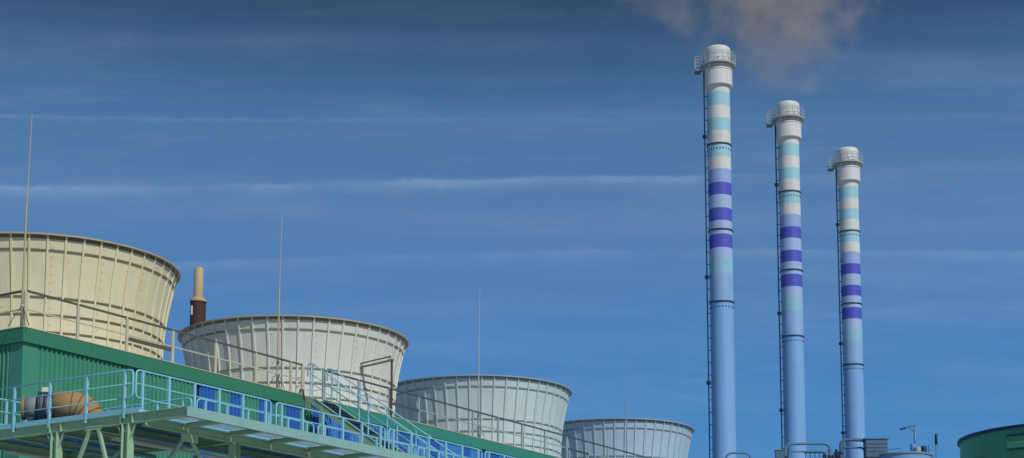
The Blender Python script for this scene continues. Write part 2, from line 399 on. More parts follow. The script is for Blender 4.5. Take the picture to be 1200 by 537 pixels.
for i in range(4):
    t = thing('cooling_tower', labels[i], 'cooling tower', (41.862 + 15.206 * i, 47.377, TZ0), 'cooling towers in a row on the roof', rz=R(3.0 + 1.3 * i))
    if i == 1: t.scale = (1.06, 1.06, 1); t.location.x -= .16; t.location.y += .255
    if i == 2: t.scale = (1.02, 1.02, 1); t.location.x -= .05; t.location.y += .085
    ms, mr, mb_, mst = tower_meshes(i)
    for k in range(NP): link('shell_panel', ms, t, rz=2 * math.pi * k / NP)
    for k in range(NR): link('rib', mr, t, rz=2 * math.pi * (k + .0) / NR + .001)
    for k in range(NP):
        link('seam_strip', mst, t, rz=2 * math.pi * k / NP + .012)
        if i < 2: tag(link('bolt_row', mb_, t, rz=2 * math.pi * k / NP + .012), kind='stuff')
    for z in (TH - .52, TH - 2.17, TH - 2.80, TH - 3.42, .12): link('shaded_ring', ring_mesh(z, .043, .026, i), t)
    link('shaded_ring', ring_mesh(TH - .085, .043, .05, i), t)  # dark band under the lip: the lip shadow painted as a ring
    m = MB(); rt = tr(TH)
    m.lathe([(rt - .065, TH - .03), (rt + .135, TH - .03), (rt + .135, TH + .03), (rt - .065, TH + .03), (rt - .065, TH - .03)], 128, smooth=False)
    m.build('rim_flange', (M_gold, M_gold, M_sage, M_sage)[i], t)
    # fan and its motor deck inside the stack, seen only from above
    m = MB()
    for k in range(7):
        c, s_ = math.cos(k * 2 * math.pi / 7), math.sin(k * 2 * math.pi / 7)
        m.bar((.3 * c, .3 * s_, 1.5), (4.15 * c, 4.15 * s_, 1.5), .55, .05, up=(-.35 * s_, .35 * c, 1))
    m.lathe([(0.001, 1.8), (.5, 1.75), (.55, 1.35), (.001, 1.3)], 16)
    m.build('fan', M_dark, t)

# ------------------------------------------------------------------ roof railings
ZT = 15.02
def railing(label, pts_posts, z0, top, mids, post_mat, rail_mat, name='roof_railing', ends=()):
    a = pts_posts[0]; t = thing(name, label, 'railing', (a[0], a[1], z0), 'railings along the roof edge')
    def l(p, z): return (p[0] - a[0], p[1] - a[1], z - z0)
    for k, p in enumerate(pts_posts):
        w = .055 if k not in ends else .085
        MB().box((l(p, 0)[0] - w, l(p, 0)[1] - .03, 0), (l(p, 0)[0] + w, l(p, 0)[1] + .03, top - z0 - .03)).build('post', post_mat, t)
    return t, l
posts = [(35.66 + 2.295 * k, V0 - .04) for k in range(6)] + [(49.25, V0 - .04), (50.0, V0 - .04)]
t, l = railing('beige roof railing from the front corner to the stair opening', posts, ZE + .03, ZT, (), M_beige, M_brown, ends=(7,))
for a, b in zip(posts[:-1], posts[1:]):
    MB().bar(l((a[0] + .06, a[1]), ZT), l((b[0] - .06, b[1]), ZT), .07, .065).build('top_rail', M_brown, t)
    MB().bar(l((a[0] + .06, a[1]), 14.40), l((b[0] - .06, b[1]), 14.40), .04, .045).build('mid_rail', M_beige, t)
MB().bar(l((40.3, V0 - .09), 14.26), l((42.4, V0 - .09), 14.26), .05, .13).build('cable_tray', M_brown, t)
e = [(35.66, V0 - .04 + 2.3 * k) for k in range(0, 6)]
t, l = railing('beige roof railing along the short end wall at the left edge', [(35.64, V0 + 2.3 * k) for k in range(1, 6)], ZE + .03, ZT, (), M_beige, M_brown)
for z, w, mt, nm in ((ZT, .065, M_brown, 'top_rail'), (14.40, .045, M_beige, 'mid_rail')):
    MB().bar(l((35.64, V0 + .04), z), l((35.64, V0 + 11.5), z), w, w).build(nm, mt, t)
posts = [(51.35, V0 - .04)] + [(53.72 + 2.2 * k, V0 - .04) for k in range(18)]
t, l = railing('long roof railing running from the stair towards the far towers', posts, ZE + .03, ZT, (), M_sage, M_slrail, ends=(0,))
for a, b in zip(posts[:-1], posts[1:]):
    MB().bar(l((a[0] + .06, a[1]), ZT), l((b[0] - .06, b[1]), ZT), .07, .065).build('top_rail', M_slrail, t)
    MB().bar(l((a[0] + .06, a[1]), 14.40), l((b[0] - .06, b[1]), 14.40), .04, .04).build('mid_rail', M_sage, t)
for a in (55.95, 71.4):
    MB().bar(l((a, V0 - .09), 14.36), l((a + 2.1, V0 - .09), 14.36), .05, .10).build('cable_tray', M_slrail, t)

# ------------------------------------------------------------------ lightning masts
mast_lab = ['tallest thin beige lightning mast at the front roof corner', 'thin beige lightning mast in front of the pale grey cooling tower',
            'thin lightning mast in front of the blue-grey third cooling tower', 'faint thin lightning mast in front of the farthest cooling tower']
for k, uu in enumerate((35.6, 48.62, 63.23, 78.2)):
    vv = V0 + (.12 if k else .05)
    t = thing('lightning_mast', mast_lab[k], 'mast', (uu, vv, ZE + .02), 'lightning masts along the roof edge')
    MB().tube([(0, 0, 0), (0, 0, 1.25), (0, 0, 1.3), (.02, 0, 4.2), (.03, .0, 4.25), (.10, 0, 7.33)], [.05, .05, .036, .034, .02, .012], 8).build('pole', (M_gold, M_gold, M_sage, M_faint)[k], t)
    for a in (.4, 2.5, 4.6): MB().tube([(.42 * math.cos(a), .42 * math.sin(a), 0), (.03 * math.cos(a), .03 * math.sin(a), .72)], .014, 6).build('brace', M_brown, t)
    MB().tube([(0, 0, .68), (0, 0, .76)], .062, 10).build('collar', M_beige, t)

# ------------------------------------------------------------------ lamp gantry beside the stair
t = thing('lamp_gantry', 'dark bracket with two slanting bars on a roof post', 'lamp bracket', (55.9, 41.25, ZE - .02))
MB().bar((0, 0, 0), (0, 0, 2.58), .07, .07).build('post', M_brown, t)
MB().bar((-.02, 1.9, 0), (-.02, 1.9, 2.05), .05, .05).build('rear_post', M_brown, t)
MB().box((-.07, 1.82, 1.75), (.05, 1.98, 2.06)).build('switch_box', M_dark, t)
MB().bar((0, -.08, 2.53), (0, 2.16, 2.36), .10, .075).build('lower_bar', M_olive, t)
MB().bar((0, .06, 2.70), (0, 2.12, 2.53), .06, .045).build('upper_bar', M_brown, t)
for yy, zz in ((.12, 2.60), (2.06, 2.45)): MB().box((-.03, yy - .03, zz - .1), (.03, yy + .03, zz + .13)).build('clamp', M_gal, t)

# ------------------------------------------------------------------ steel platform and walkway in front of the house
DZ = 8.56
PX, PY = 28.1, 28.5
pf = thing('walkway_platform', 'pale green steel platform with light blue handrails in front of the building', 'platform', (PX, PY, 0))
def P(x, y, z): return (x - PX, y - PY, z)
WE = 52.0
# deck: the wide bay that carries the pipe, then the walkway
MB().box(P(28.22, 28.42, DZ - .06), P(31.6, 34.55, DZ - .005)).build('deck_plate', M_deck, pf)
uu = 31.604
while uu < WE - .1:
    MB().box(P(uu, 28.42, DZ - .06), P(min(uu + 1.9, WE), 29.98, DZ - .005)).build('deck_plate', M_deck, pf); uu += 1.904
MB().box(P(49.6, 29.984, DZ - .06), P(51.9, 33.6, DZ - .005)).build('deck_plate', M_deck, pf)
# edge beams
MB().ibeam(P(28.1, 26.82, DZ - .12), P(28.1, 34.7, DZ - .12), .16, .24).build('edge_beam', M_paleg, pf)
MB().box(P(28.016, 28.3, DZ + .0), P(28.03, 34.6, DZ + .13)).build('toe_board', M_ltblue, pf)
def channel(a, b, h, mt, flip=1):
    m = MB(); m.bar(a, b, .014, h); m.bar(a, b, .10, .014, off=(.05 * flip, h / 2 - .007)); m.bar(a, b, .10, .014, off=(.05 * flip, -h / 2 + .007)); return m.build('front_beam', mt, pf)
uu = 28.0
for b in (32.9, 37.7, 42.5, 47.3, WE):
    channel(P(uu, 26.7, DZ - .12), P(b - .012, 26.7, DZ - .12), .235, M_paleg2, -1); uu = b
MB().ibeam(P(28.2, 28.33, DZ - .19), P(WE, 28.33, DZ - .19), .14, .23).build('inner_beam', M_paleg, pf)
MB().ibeam(P(28.2, 29.9, DZ - .19), P(WE, 29.9, DZ - .19), .14, .23).build('inner_beam', M_paleg, pf)
uu = 29.62
while uu < WE:
    MB().ibeam(P(uu, 26.72, DZ - .10), P(uu, 28.25, DZ - .10), .12, .12).build('cross_beam', M_paleg, pf); uu += 1.6
uu = 28.24
for k in range(15):
    w = 1.28 if k == 0 else 1.46
    m = MB()
    MB().box(P(uu, 26.95, DZ - .03), P(uu + w, 28.2, DZ - .018)).build('grating_panel', M_grp, pf)
    m.v or None
    uu = 29.70 + 1.6 * k
MB().ibeam(P(31.5, 28.4, DZ - .19), P(31.5, 34.5, DZ - .19), .14, .23).build('inner_beam', M_paleg, pf)
MB().ibeam(P(28.2, 34.5, DZ - .19), P(31.5, 34.5, DZ - .19), .14, .23).build('inner_beam', M_paleg, pf)
for vv in (30.4, 31.35, 32.9): MB().ibeam(P(28.2, vv, DZ - .17), P(31.4, vv, DZ - .17), .10, .18).build('cross_beam', M_paleg, pf)
# columns (H sections) with gussets, and their V braces
def column(x, y, ax):
    m = MB()
    if ax == 'v':
        m.box(P(x - .11, y - .11, 0), P(x + .11, y - .095, DZ - .245)); m.box(P(x - .11, y + .095, 0), P(x + .11, y + .11, DZ - .245)); m.box(P(x - .008, y - .094, 0), P(x + .008, y + .094, DZ - .245))
    else:
        m.box(P(x - .11, y - .11, 0), P(x - .095, y + .11, DZ - .31)); m.box(P(x + .095, y - .11, 0), P(x + .11, y + .11, DZ - .31)); m.box(P(x - .094, y - .008, 0), P(x + .094, y + .008, DZ - .31))
    return m.build('column', M_paleg, pf)
for vv in (28.75, 31.25, 34.3): column(28.1, vv, 'v')
for uu in (31.5, 36.3, 41.1, 45.9, 50.7): column(uu, 28.33, 'u'); column(uu, 29.9 if uu > 32 else 34.4, 'u')
for vv in (28.75, 31.25):
    for s_ in (-1, 1):
        MB().box(P(28.02, vv + s_ * .20 - .008, DZ - .235), P(28.09, vv + s_ * .20 + .008, DZ - .02)).build('stiffener', M_paleg, pf)
        MB().bar(P(28.06, vv + s_ * .12, DZ - .62), P(28.06, vv + s_ * .30, DZ - .26), .03, .03).build('knee_brace', M_paleg, pf)
def brace(a, b): MB().bar(P(*a), P(*b), .075, .075).build('brace', M_paleg, pf)
brace((28.06, 30.02, DZ - .28), (28.06, 31.05, DZ - 2.4)); brace((28.06, 29.72, DZ - .28), (28.06, 28.95, DZ - 2.4))
MB().box(P(28.03, 29.6, DZ - .30), P(28.05, 30.15, DZ - .20)).build('gusset', M_paleg, pf)
brace((29.62, 28.33, DZ - .42), (28.3, 28.33, DZ - 2.0)); brace((29.86, 28.33, DZ - .42), (31.2, 28.33, DZ - 2.0))
MB().box(P(29.45, 28.25, DZ - .52), P(30.05, 28.27, DZ - .31)).build('gusset', M_paleg, pf)
MB().bar(P(29.4, 29.9, DZ - .4), P(28.3, 31.3, DZ - 2.0), .06, .06).build('brace', M_paleg, pf)
# cable ladders and conduits slung under the deck
for k, (vv, zz) in enumerate(((29.2, .42), (29.5, .50), (32.0, .45), (33.4, .52))):
    MB().bar(P(28.4, vv, DZ - zz), P(WE if vv < 30 else 31.3, vv, DZ - zz), .26 if k % 2 else .16, .05).build('cable_tray', M_gal if k % 2 else M_pipe, pf)
MB().tube([P(28.4, 30.9, DZ - .5), P(31.2, 30.9, DZ - .5), P(31.3, 30.9, DZ - 2.2)], .07, 10).build('conduit', M_pipe, pf)

# handrails of the platform
def guard(a, b, n, r0=True, r1=True, z=DZ, H=1.09, first=.32, mat=M_ltblue):
    """one panel of handrail between two deck points: bent tube loop, mid rail, posts"""
    a, b = Vector((*a, z)), Vector((*b, z)); d = (b - a).normalized()
    lo, hi = .40, H
    pts = []
    if r0: pts += [a + d * .5 + Vector((0, 0, lo)), a + Vector((0, 0, lo)), a + Vector((0, 0, hi))]
    else: pts += [a + Vector((0, 0, hi))]
    if r1: pts += [b + Vector((0, 0, hi)), b + Vector((0, 0, lo)), b - d * .5 + Vector((0, 0, lo))]
    else: pts += [b + Vector((0, 0, hi))]
    off = Vector((-PX, -PY, 0))
    gq = MB().tube([p + off for p in arc_path(pts, .14)], .024, 8).build('guardrail', mat, pf)
    MB().tube([a + Vector((0, 0, .75)) + off, b + Vector((0, 0, .75)) + off], .015, 6).build('mid_rail', mat, gq)
    MB().tube([a + d * .45 + Vector((0, 0, lo)) + off, b - d * .45 + Vector((0, 0, lo)) + off], .015, 6).build('mid_rail', mat, gq)
    Ln = (b - a).length
    for k in range(n):
        s_ = first + (Ln - 2 * first) * k / max(1, n - 1); p = a + d * s_ + off
        m = MB(); m.box((p.x - .03, p.y - .03, z - .1), (p.x + .03, p.y + .03, z + H - .02)); m.build('post', mat, gq)
guard((28.03, 28.55), (28.03, 34.4), 5, True, False, first=.28)
guard((28.08, 28.5), (33.12, 28.5), 6, first=.22)
guard((33.34, 28.5), (38.3, 28.5), 6, first=.22)
guard((38.5, 28.5), (43.6, 28.5), 6, first=.22)
guard((43.8, 28.5), (48.9, 28.5), 6, first=.22)
guard((31.75, 29.92), (36.7, 29.92), 6)
guard((36.9, 29.92), (41.8, 29.92), 6)
guard((42.0, 29.92), (46.9, 29.92), 6)
guard((31.62, 34.4), (31.62, 30.0), 5)
guard((28.9, 34.5), (31.5, 34.5), 4)
for (a0, a1, vv) in ((28.1, 33.2, 28.46), (33.3, 38.4, 28.46), (38.45, 43.7, 28.46)):
    MB().box(P(a0, vv - .006, DZ), P(a1, vv + .006, DZ + .12)).build('toe_board', M_ltblue, pf)

# ------------------------------------------------------------------ large bent pipe and valve on the platform
t = thing('bent_pipe', 'tan insulated pipe elbow with flanged valve behind the platform handrail', 'pipe', (29.35, 32.35, DZ), rz=R(-48))
path = [(-.30, 0, .74), (.16, 0, .74)] + [(.16 + .52 * math.sin(R(9 * k)), 0, .74 - .52 * (1 - math.cos(R(9 * k)))) for k in range(1, 11)] + [(.68, 0, 0)]
MB().tube(path, .40, 22).build('elbow', M_tan, t)
for k in (1, 3, 5, 7, 9): MB().tube([path[k], tuple(Vector(path[k]) + (Vector(path[k + 1]) - Vector(path[k])).normalized() * .035)], .412, 22).build('strap', M_tan2, t)
MB().tube([(-1.02, 0, .66), (-.66, 0, .66)], [.30, .34], 20).build('spool', M_clad, t)
for x_ in (-.66, -.48, -.31): MB().tube([(x_ - .03, 0, .68), (x_ + .03, 0, .68)], .43, 20).build('flange', M_dark, t)
MB().tube([(-.63, 0, .68), (-.33, 0, .68)], .33, 16).build('valve_body', M_clad, t)
MB().tube([(-.49, -.05, 1.0), (-.49, -.1, 1.14)], .06, 10).build('valve_stem', M_gal, t)
MB().box((-.60, -.16, 1.08), (-.40, .10, 1.20)).build('actuator', M_label, t)
MB().tube([(-1.10, 0, .66), (-1.02, 0, .66)], .33, 20).build('end_flange', M_tan, t)
for x_ in (-.85, .0): MB().box((x_ - .08, -.3, 0), (x_ + .08, .3, .38)).build('saddle', M_dark, t)
MB().box((.30, -.50, 0), (.44, -.44, .36)).build('name_plate', M_label, t)

# ------------------------------------------------------------------ stair from the walkway up to the roof opening
SL = .66; vt, zt = 41.0, 13.62
st = thing('roof_stair', 'green steel stair with light blue handrails climbing to the roof edge', 'stair', (50.05, 33.4, DZ))
def Q(x, y, z): return (x - 50.05, y - 33.4, z - DZ)
for xx, mt in ((50.05, M_paleg), (51.3, M_paleg)):
    path = [Q(xx, 41.22, 13.30), Q(xx, 41.20, 13.48), Q(xx, 41.08, 13.60), Q(xx, 40.9, 13.62)]
    m = MB()
    pts = [(41.24, 13.22), (41.24, 13.50), (41.12, 13.64), (40.92, 13.66), (40.74, 13.56)]
    v = []
    w = .26
    full = pts + [(33.45, 13.56 - (40.74 - 33.45) * SL)]
    # bent plate: outer line and a line offset by w along the local normal
    for k, (y_, z_) in enumerate(full):
        a = full[max(0, k - 1)]; b = full[min(len(full) - 1, k + 1)]
        dy, dz = b[0] - a[0], b[1] - a[1]; ln = math.hypot(dy, dz); ny, nz = -dz / ln, dy / ln
        for (ex, q) in ((-.035, 0), (.035, 0), (.035, w), (-.035, w)):
            v.append(Q(xx + ex, y_ + ny * q * (1), z_ + nz * q * (1)))
    f = []
    for k in range(len(full) - 1):
        for j in range(4): f.append((4 * k + j, 4 * k + (j + 1) % 4, 4 * k + 4 + (j + 1) % 4, 4 * k + 4 + j))
    f += [(3, 2, 1, 0), tuple(4 * (len(full) - 1) + j for j in range(4))]
    m.add(v, f); so = m.build('stringer', mt, st)
    # flange along the top edge of the stringer
    MB().bar(Q(xx, 40.74, 13.58), Q(xx, 33.5, 13.58 - (40.74 - 33.5) * SL), .12, .02).build('flange', M_paleg, so)
for k in range(26):
    y_ = 40.75 - .278 * k; z_ = 13.50 - .278 * SL * k
    MB().box(Q(50.09, y_ - .14, z_ - .03), Q(51.26, y_ + .14, z_)).build('tread', M_dark, st)
for xx in (50.05, 51.3):
    hp = arc_path([Q(xx, 41.15, 14.55), Q(xx, 41.15, 15.05), Q(xx, 40.95, 15.06), Q(xx, 33.4, 15.04 - 7.5 * SL)], .12)
    ho = MB().tube(hp, .026, 8).build('handrail', M_ltblue, st)
    for dz in (.36, .72): MB().tube([Q(xx, 41.0, 15.0 - dz), Q(xx, 33.4, 15.04 - 7.5 * SL - dz)], .016, 6).build('mid_rail', M_ltblue, ho)
    for k in range(6):
        y_ = 40.9 - 1.42 * k; z_ = 15.02 - (40.95 - y_) * SL
        MB().box(Q(xx - .03, y_ - .02, z_ - 1.45), Q(xx + .03, y_ + .02, z_)).build('post', M_ltblue, ho)
MB().box(Q(50.0, 40.35, 0), Q(50.16, 40.5, 13.25)).build('support_column', M_paleg, st)
# hooped cage of the top gate
for zz in (14.2, 14.55): MB().tube(arc_path([Q(50.1, 41.4, zz), Q(50.1, 41.95, zz), Q(51.2, 41.95, zz), Q(51.2, 41.4, zz)], .3), .014, 6).build('gate_hoop', M_ltblue, st)
MB().tube(arc_path([Q(50.0, 41.3, 13.55), Q(49.86, 41.22, 13.95), Q(49.72, 41.26, 13.95), Q(49.7, 41.3, 13.8)], .06), .04, 8).build('gooseneck', M_brown, st)

# ------------------------------------------------------------------ banded chimneys
HT = 68.71
bands = [(64.56, 63.66, M_white), (63.66, 62.20, M_cyan), (62.20, 60.89, M_white), (60.89, 59.52, M_cyan), (59.52, 58.13, M_white), (58.13, 56.70, M_cyan),
         (56.70, 55.43, M_white), (55.43, 53.98, M_lav), (53.98, 52.67, M_indigo), (52.67, 51.28, M_plav), (51.28, 49.95, M_indigo), (49.95, 48.52, M_plav),
         (48.52, 47.10, M_indigo), (47.10, 45.75, M_plav), (45.75, 44.41, M_mint), (44.41, 41.49, M_lbl), (41.49, 0.0, M_lbl2)]  # lower bands turn bluer: the hazy fade is painted in
RS = 1.19
def chimney(label, loc):
    c = thing('chimney', label, 'chimney', loc, 'three banded chimneys'); c.scale = (1, 1, .993)
    lx, ly = -rx, -ry                                # side of the shaft away from the sun
    for z1, z0, mt in bands: MB().lathe([(RS, z0), (RS, z1)], 48).build('painted_band', mt, c)
    for z in (58.13, 49.03, 41.49):
        MB().lathe([(RS - .01, z - .07), (RS + .09, z - .06), (RS + .09, z + .06), (RS - .01, z + .07)], 48, smooth=False).build('flange', M_navy, c)
    for z in (57.6, 40.95):
        m = MB()
        for k in range(24):
            a = 2 * math.pi * k / 24; m.box((RS * math.cos(a) - .05, RS * math.sin(a) - .05, z - .05), (RS * math.cos(a) + .05, RS * math.sin(a) + .05, z + .05))
        tag(m.build('bolt_circle', M_navy, c), kind='stuff')
    RC = 1.47
    MB().lathe([(RS + .01, 64.40), (RC, 64.42), (RC + .03, 64.45), (RC + .03, 64.62), (RC, 64.64), (RC, 66.05), (RC + .05, 66.08), (RC + .05, 66.20), (RC - .12, 66.30), (RC - .12, 66.9)], 48).build('collar', M_white, c)
    MB().lathe([(1.33, 66.88), (1.33, 67.84), (1.36, 67.86), (1.36, 67.93), (1.33, 67.95), (1.33, 68.42), (1.29, 68.56), (1.21, 68.65), (1.10, 68.70), (.98, 68.71), (.95, 68.55), (.95, 66.9)], 48).build('cap', M_white, c)
    MB().lathe([(1.52, 66.60), (1.40, 66.30), (1.34, 66.30), (1.34, 66.62)], 48).build('bracket_ring', M_gal, c)
    for k in range(12):
        a = 2 * math.pi * k / 12; MB().bar((1.35 * math.cos(a), 1.35 * math.sin(a), 66.28), (1.82 * math.cos(a), 1.82 * math.sin(a), 66.64), .05, .08).build('bracket', M_gal, c)
    MB().lathe([(1.31, 66.66), (1.86, 66.66), (1.86, 66.78), (1.31, 66.78)], 36, smooth=False).build('gallery_deck', M_gal, c)
    for z in (67.15, 67.5, 67.85): MB().tube([(1.83 * math.cos(2 * math.pi * k / 36), 1.83 * math.sin(2 * math.pi * k / 36), z) for k in range(36)], .026, 6, closed=True).build('gallery_rail', M_gal, c)
    for k in range(18):
        a = 2 * math.pi * k / 18; p = (1.83 * math.cos(a), 1.83 * math.sin(a)); MB().bar((*p, 66.78), (*p, 67.86), .05, .05).build('gallery_post', M_gal, c)
    # landing cage on the ladder side
    e = Vector((lx, ly, 0)); n_ = Vector((-ly, lx, 0)); b0 = e * 1.75
    ld = MB()
    for i_ in (0, 1):
        for j in (-1, 1):
            p = b0 + e * (.62 * i_) + n_ * (.5 * j); ld.bar((p.x, p.y, 66.2), (p.x, p.y, 67.65), .05, .05)
    for z in (66.2, 66.6, 67.0, 67.35, 67.65):
        q = [b0 + n_ * -.5, b0 + e * .62 + n_ * -.5, b0 + e * .62 + n_ * .5, b0 + n_ * .5]
        for k in range(4):
            a_, b_ = q[k], q[(k + 1) % 4]; ld.bar((a_.x, a_.y, z), (b_.x, b_.y, z), .035, .035)
    q0, q1 = b0 + e * .62 - n_ * .5, b0 + e * .62 + n_ * .5
    ld.bar((q0.x, q0.y, 66.2), (q1.x, q1.y, 67.65), .035, .035); ld.bar((q1.x, q1.y, 66.2), (q0.x, q0.y, 67.65), .035, .035)
    a_, b_ = b0 - n_ * .5, b0 + e * .62 - n_ * .5
    ld.bar((a_.x, a_.y, 66.2), (b_.x, b_.y, 67.65), .035, .035)
    ld.build('landing_cage', M_gal, c)
    m = MB(); m.bar(tuple(b0 + Vector((0, 0, 66.12))), tuple(b0 + e * .62 + Vector((0, 0, 66.12))), 1.05, .10); m.build('landing_floor', M_slate, c)
    # ladder with safety rail down the shaded side
    lp = e * (RS + .30) - Vector((fx, fy, 0)) * .25
    for j in (-.22, .22):
        p = lp + n_ * j; MB().bar((p.x, p.y, 1), (p.x, p.y, 66.2), .06, .06).build('ladder_rail', M_navy, c)
    m = MB(); z = 1.2
    while z < 66:
        a_, b_ = lp - n_ * .22, lp + n_ * .22; m.bar((a_.x, a_.y, z), (b_.x, b_.y, z), .03, .03); z += .3
    tag(m.build('ladder_rungs', M_navy, c), kind='stuff')
    z = 2.0
    m0 = MB(); a_ = e * (RS - .02) - Vector((fx, fy, 0)) * .12
    m0.bar((a_.x, a_.y, 0), (lp.x, lp.y, 0), .10, .07)
    mm = m0.mesh('ladder_bracket', M_navy)
    while z < 65: link('ladder_bracket', mm, c, (0, 0, z)); z += 1.28
    for z in (58.9, 44.0, 33.0): MB().box((lp.x - .17, lp.y - .17, z), (lp.x + .17, lp.y + .17, z + .35)).build('junction_box', M_navy, c)
    return c
chimney('tallest chimney with cyan white and indigo bands, nearest of the three', (146.87, 66.94, 0))
chimney('middle-height banded chimney standing between the other two', (165.44, 66.87, 0))
chimney('shortest looking banded chimney, farthest right of the three', (183.81, 66.64, 0))

# ------------------------------------------------------------------ red-brown stack behind the towers
t = thing('boiler_stack', 'short red-brown stack with a narrower sandy pipe on top', 'stack', (96.4, 91.0, 0))
MB().lathe([(.64, 0), (.64, 33.95), (.55, 33.96)], 28).build('lower_shaft', M_rust, t)
MB().lathe([(.70, 33.90), (.70, 34.08), (.40, 34.30)], 28).build('collar', M_sand, t)
MB().lathe([(.38, 34.2), (.38, 36.72), (.33, 36.80), (.30, 36.7), (.30, 34.5)], 24).build('upper_pipe', M_sand, t)
c = Vector((-.86, -.50, 0)).normalized() * .66
MB().bar((c.x - .2, c.y + .30, 32.7), (c.x - .2, c.y + .30, 33.45), .05, .16).build('plate', M_label, t)
m = MB()
for k in range(8): m.tube([(-.12 + .0, .40, 34.4 + k * .3), (-.12, .46, 34.4 + k * .3)], .03, 6)
tag(m.build('step_irons', M_rust, t), kind='stuff')

# ------------------------------------------------------------------ plant room roof with pipework, lower right
pr = thing('plant_room', 'low plant room whose flat roof carries the pipework at the bottom edge', 'building', (79, 24, 0))
MB().box((0, 0, 0), (15, 18, 12.4)).build('wall', M_clad, pr)
MB().box((-.15, -.15, 12.401), (15.15, 18.15, 12.6)).build('roof', M_roof, pr)
ZP = 12.6
def at(px_right, z=0.0): return None
def pipe_loop(label, x0, y0, x1, y1, top, r, mat, second=True):
    t = thing('pipe_loop', label, 'pipe', (x0, y0, ZP), 'pipe loops on the plant room roof')
    d = (x1 - x0, y1 - y0)
    MB().tube(arc_path([(0, 0, 0), (0, 0, top - ZP), (d[0], d[1], top - ZP), (d[0], d[1], 0)], .35, 7), r, 12).build('upper_pipe', mat, t)
    if second:
        MB().tube(arc_path([(.3 * d[0] * .2, .3 * d[1] * .2, 0), (d[0] * .08, d[1] * .08, top - ZP - .42), (d[0] * .92, d[1] * .92, top - ZP - .42), (d[0] * .92, d[1] * .92, 0)], .25, 6), r * .62, 10).build('lower_pipe', mat, t)
    for q in (.0, 1.0): MB().tube([(d[0] * q, d[1] * q, top - ZP - .75), (d[0] * q, d[1] * q, top - ZP - .66)], r * 1.5, 12).build('flange', M_dark, t)
    return t
pipe_loop('low slate pipe loop at the foot of the tallest chimney', 77.75 + 1.5, 36.0, 78.45 + 1.5, 34.9, 14.72, .06, M_pipe)
pipe_loop('slate pipe loop at the foot of the middle chimney', 80.0, 32.9, 81.2, 30.85, 15.06, .075, M_pipe)
pipe_loop('taller dark pipe loop in front of the farthest chimney', 81.35, 30.3, 82.1, 29.15, 15.24, .09, M_slate)
t = thing('roof_guardrail', 'slate guardrail with close posts between two chimney feet on the plant room roof', 'railing', (80.6, 32.0, ZP))
for k in range(9): MB().bar((.13 * k, -.215 * k, 0), (.13 * k, -.215 * k, 2.02 + .05 * (k % 3)), .04, .04).build('post', M_pipe, t)
for z in (1.55, 1.98): MB().bar((-.05, .08, z), (1.1, -1.8, z), .035, .035).build('rail', M_pipe, t)
t = thing('pump_set', 'small cluster of upright pipes and valves left of the slate cabinet', 'pump', (81.55, 31.0, ZP))
for k, (a_, b_, h_) in enumerate(((0, 0, 2.35), (.16, -.3, 2.2), (-.2, .25, 2.05), (.3, -.6, 2.45))):
    MB().tube([(a_, b_, 0), (a_, b_, h_)], .05 + .02 * (k % 2), 10).build('riser', M_slate if k % 2 else M_pipe, t)
    MB().tube([(a_, b_, h_ - .25), (a_, b_, h_ - .17)], .11, 10).build('flange', M_dark, t)
MB().bar((-.2, .25, 1.75), (.3, -.6, 1.75), .22, .3).build('pump_body', M_slate, t)
t = thing('equipment_box', 'slate equipment cabinet beside the farthest chimney', 'cabinet', (82.3, 28.75, ZP))
MB().bar((-.28, .47, 2.15), (.32, -.50, 2.15), .7, .95).build('housing', M_slate, t)
MB().bar((-.33, .55, 2.66), (.37, -.58, 2.66), .8, .05).build('lid', M_pipe, t)
for q in (-.25, .25):
    MB().bar((q * .9, -q * 1.5, 0), (q * .9, -q * 1.5, 1.68), .08, .08).build('leg', M_dark, t)
MB().bar((.1, -.3, 2.1), (.62, -1.2, 2.15), .03, .03).build('rod', M_dark, t)
for q in (2.0, 2.2, 2.4): MB().bar((-.30 - .30, .47 - .19, q), (.32 - .30, -.50 - .19, q), .03, .03).build('louvre', M_pipe, t)
t = thing('small_tank', 'round light blue tank top under the lamp at the bottom edge', 'tank', (83.4, 27.6, ZP))
MB().lathe([(1.5, 0), (1.5, 1.80), (1.44, 1.86), (.001, 1.95)], 40).build('shell', M_ltank, t)
MB().lathe([(1.5, 1.74), (1.56, 1.75), (1.56, 1.82), (1.48, 1.84)], 40, smooth=False).build('rim', M_clad, t)
for q, (a_, b_) in enumerate(((.05, -.55), (.42, -1.0), (-.1, -.85))):
    MB().lathe([(.001, 2.45 - .1 * q), (.16, 2.4 - .1 * q), (.17, 1.8), (.12, 1.7)], 14, c=(a_, b_)).build('nozzle', (M_ltank, M_dark, M_gal)[q], t)
t = thing('lamp_post', 'slim lamp post with one short arm near the green tank', 'lamp post', (83.5, 26.95, ZP))
MB().tube([(0, 0, 0), (0, 0, 2.4), (0, 0, 3.45)], [.10, .07, .05], 10).build('pole', M_pipe, t)
MB().bar((0.03, -.05, 3.45), (-.33, .55, 3.27), .09, .06).build('arm', M_slate, t)
MB().bar((0, 0, 3.05), (-.17, .28, 3.34), .05, .05).build('stay', M_slate, t)
MB().bar((-.24, .40, 3.28), (-.40, .66, 3.22), .13, .10).build('lamp_head', M_dark, t)
t = thing('vent_pipe', 'thin vent pipe with a dark cowl left of the green tank', 'vent pipe', (84.1, 26.0, ZP))
MB().tube([(0, 0, 0), (0, 0, 2.55)], .045, 10).build('pipe', M_pipe, t)
MB().tube([(0, 0, 2.4), (0, 0, 2.9), (.03, -.05, 2.97)], .075, 10).build('cowl', M_dark, t)
t = thing('vent_pipe', 'thinner bare pipe right of the lamp post', 'vent pipe', (83.9, 26.35, ZP))
MB().tube([(0, 0, 0), (0, 0, 2.3), (.04, -.06, 2.45)], .03, 8).build('pipe', M_pipe, t)
